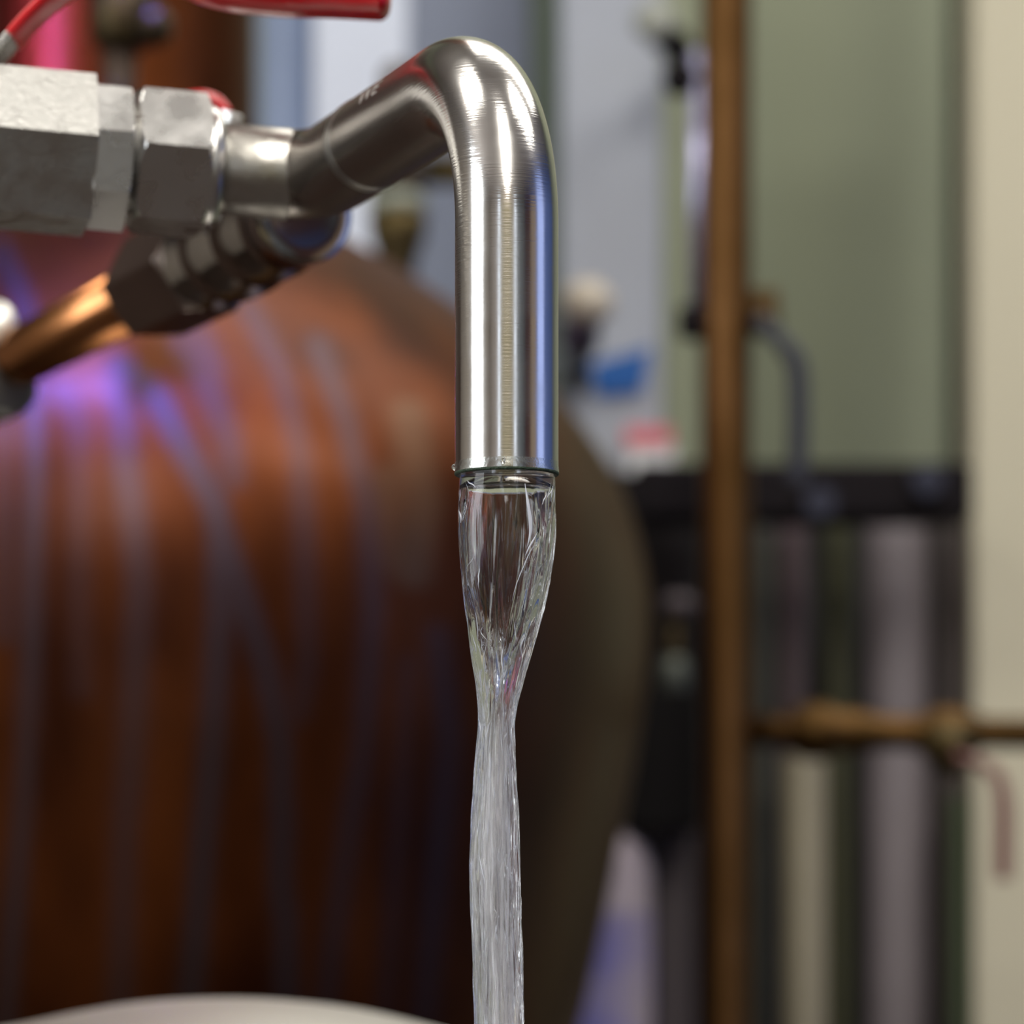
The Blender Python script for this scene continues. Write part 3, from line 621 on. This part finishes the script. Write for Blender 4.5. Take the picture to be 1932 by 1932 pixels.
def stream(name, n, p0_, p1_, step, f, amp_scale, attr, scale=1.0, hollow=False):
    ys = []; y_ = p0_
    while y_ < p1_: ys.append(y_); y_ += step if y_ < 2000 else 120
    ys.append(p1_); rings = []; av = []
    for y_ in ys:
        l_, r_ = wsm(y_); cx = (l_ + r_) / 2; hw = (r_ - l_) / 2 * scale
        z = at(0, y_, Yw).z; c = at(cx, y_, Yw); hw = siz(hw, Yw)
        lam = ease((y_ - 900) / 120); tur = ease((y_ - 1180) / 260)
        ring = []
        for j in range(n):
            th = 2 * PI * j / n; tw = th + (y_ - 900) * .0009
            q = Vector((math.cos(tw) * 2.2, math.sin(tw) * 2.2, y_ * .0022))
            q2 = Vector((math.cos(tw) * 6.5, math.sin(tw) * 6.5, y_ * .004))
            q3 = Vector((math.cos(th) * 15, math.sin(th) * 15, y_ * .012))
            dsp = lam * (.085 * noise.noise(q) + .040 * noise.noise(q2) + .012 * noise.noise(q3)) + tur * (.085 * noise.noise(q2 + Vector((5, 5, 0))) + .05 * noise.noise(q3))
            dsp += lam * .05 * math.exp(-((((th + .9 - (y_ - 960) * .002) + PI) % (2 * PI) - PI) / .12) ** 2) * (1 - tur)
            rr_ = hw * (1 + dsp * amp_scale)
            if hollow:
                ln = 395 + 110 * noise.noise(Vector((math.cos(th) * 1.7, math.sin(th) * 1.7, 3.1))) + 35 * noise.noise(Vector((math.cos(th) * 5, math.sin(th) * 5, 1.1)))
                rr_ *= max(.02, 1 - min(1, (y_ - 905) / ln) ** 3.5) * min(1, .6 + (y_ - 905) / 40)
            ring.append(Vector((c.x + math.cos(th) * rr_, c.y + math.sin(th) * rr_ * .95, z)))
        rings.append(ring); av += [f(y_)] * n
    me_ = grid_mesh(name, rings, True, True, True)
    if hollow: me_.flip_normals()
    a_ = me_.attributes.new(attr, 'FLOAT', 'POINT'); a_.data.foreach_set('value', av)
    return me_
pyb = HZ + (CZ - .16) / (K * Yw)
ws = thing('water_stream', 'clear twisting stream of water falling from the spout', 'water', (ce.x, ce.y, ce.z))
link('clear_water', stream('clear_water', 180, 872, pyb, 2.5, lambda y_: .10 + .5 * ease((y_ - 1150) / 300), 1.0, 'rough_flow'), M['water'], ws)
link('hollow', stream('hollow', 180, 905, 1340, 2.5, lambda y_: .1, 1.0, 'rough_flow', .9, hollow=True), M['water'], ws)
link('aerated_core', stream('aerated_core', 72, 1150, pyb, 4, lambda y_: ease((y_ - 1190) / 260) * .55, 1.3, 'air', .86), M['foam'], ws)
link('inner_core', stream('inner_core', 72, 1280, pyb, 4, lambda y_: ease((y_ - 1300) / 200) * 1.1, 1.6, 'air', .50), M['foam'], ws)
# bright threads of air drawn down the stream, plus a painted highlight
rnd = random.Random(11); sb = bmesh.new()
def strand(pts, r):
    t_ = tube('t', smooth_path(pts, 5), lambda t: max(.00002, r * math.sin(PI * min(.98, max(.02, t)))), 6); sb.from_mesh(t_); bpy.data.meshes.remove(t_)
for i in range(260):
    y0 = rnd.choice([rnd.uniform(905, 960), rnd.uniform(1020, 1250), rnd.uniform(1180, 1380), rnd.uniform(1250, 1420), rnd.uniform(1400, 2000), rnd.uniform(1400, 2000)])
    L_ = rnd.uniform(18, 75) if y0 > 1150 else rnd.uniform(15, 45)
    th = rnd.uniform(0, 2 * PI)
    if y0 < 1150: th = rnd.choice([0, PI]) + rnd.gauss(0, .45)
    f_ = 1.0 if y0 < 1200 else rnd.uniform(.6, 1.0); pts = []; w0 = rnd.uniform(-.22, .22)
    for k in range(6):
        yy = y0 + L_ * k / 5; l_, r_ = wsm(yy); hw = siz((r_ - l_) / 2, Yw) * f_ * .985; c = at((l_ + r_) / 2, yy, Yw)
        a_ = th + w0 * math.sin(k * .5 + i) + rnd.gauss(0, .008)
        pts.append(Vector((c.x + math.cos(a_) * hw, c.y + math.sin(a_) * hw, c.z)))
    strand(pts, rnd.uniform(.00005, .00016))
def onw(px, py):
    l_, r_ = wsm(py); hw = (r_ - l_) / 2; s_ = (px - (l_ + r_) / 2) / hw
    return at(px, py, Yw) - Vector((0, siz(hw, Yw) * math.sqrt(max(0, 1 - s_ * s_)) * .99, 0))
strand([onw(990, 922), onw(995, 955), onw(1000, 990), onw(1000, 1015), onw(994, 1040)], .00042)  # window highlight on the water, modelled as a white strand
strand([onw(1014, 1010), onw(1006, 1026), onw(997, 1042), onw(991, 1056)], .00020)
strand([onw(1012, 1030), onw(1000, 1048), onw(988, 1075), onw(974, 1110), onw(966, 1140)], .00010)
me = bpy.data.meshes.new('air_threads'); sb.to_mesh(me); sb.free()
tag(link('air_threads', me, M['thread'], ws), kind='stuff')
for nm, lab, px, py, r, m in (('water_droplet', 'dark bead of water hanging at the left edge of the spout mouth', 857, 881, 5, M['water']), ('water_droplet', 'tiny clear droplet on the front of the spout mouth', 949, 869, 4.5, M['water'])):
    p = at(px, py, .78 if px < 900 else .78 - RS * 1.02)
    r = siz(r, .78)
    tag(link(nm, lathe(nm, [(-r * math.cos(PI * i / 12) * (1.3 if i > 6 else 1.2), r * math.sin(PI * i / 12)) for i in range(13)], p, (0, 0, -1), 24), m), lab, 'droplet')
# pail that takes the stream, below the picture
pl = thing('steel_pail', 'open steel pail standing below the spout on the floor', 'pail', (ce.x, ce.y, 0))
link('pail_body', lathe('pail_body', [(.02, .001), (.004, .05), (0, .10), (.005, .105), (.28, .14), (.285, .144), (.28, .137), (.02, .102), (.015, .001)], (ce.x, ce.y - .0, 0), (0, 0, 1), 64, False), M['can'], pl)
link('pooled_water', lathe('pooled_water', [(0, .112), (.012, .1135), (.013, .001)], (ce.x, ce.y, .15), (0, 0, 1), 64), M['water'], pl)
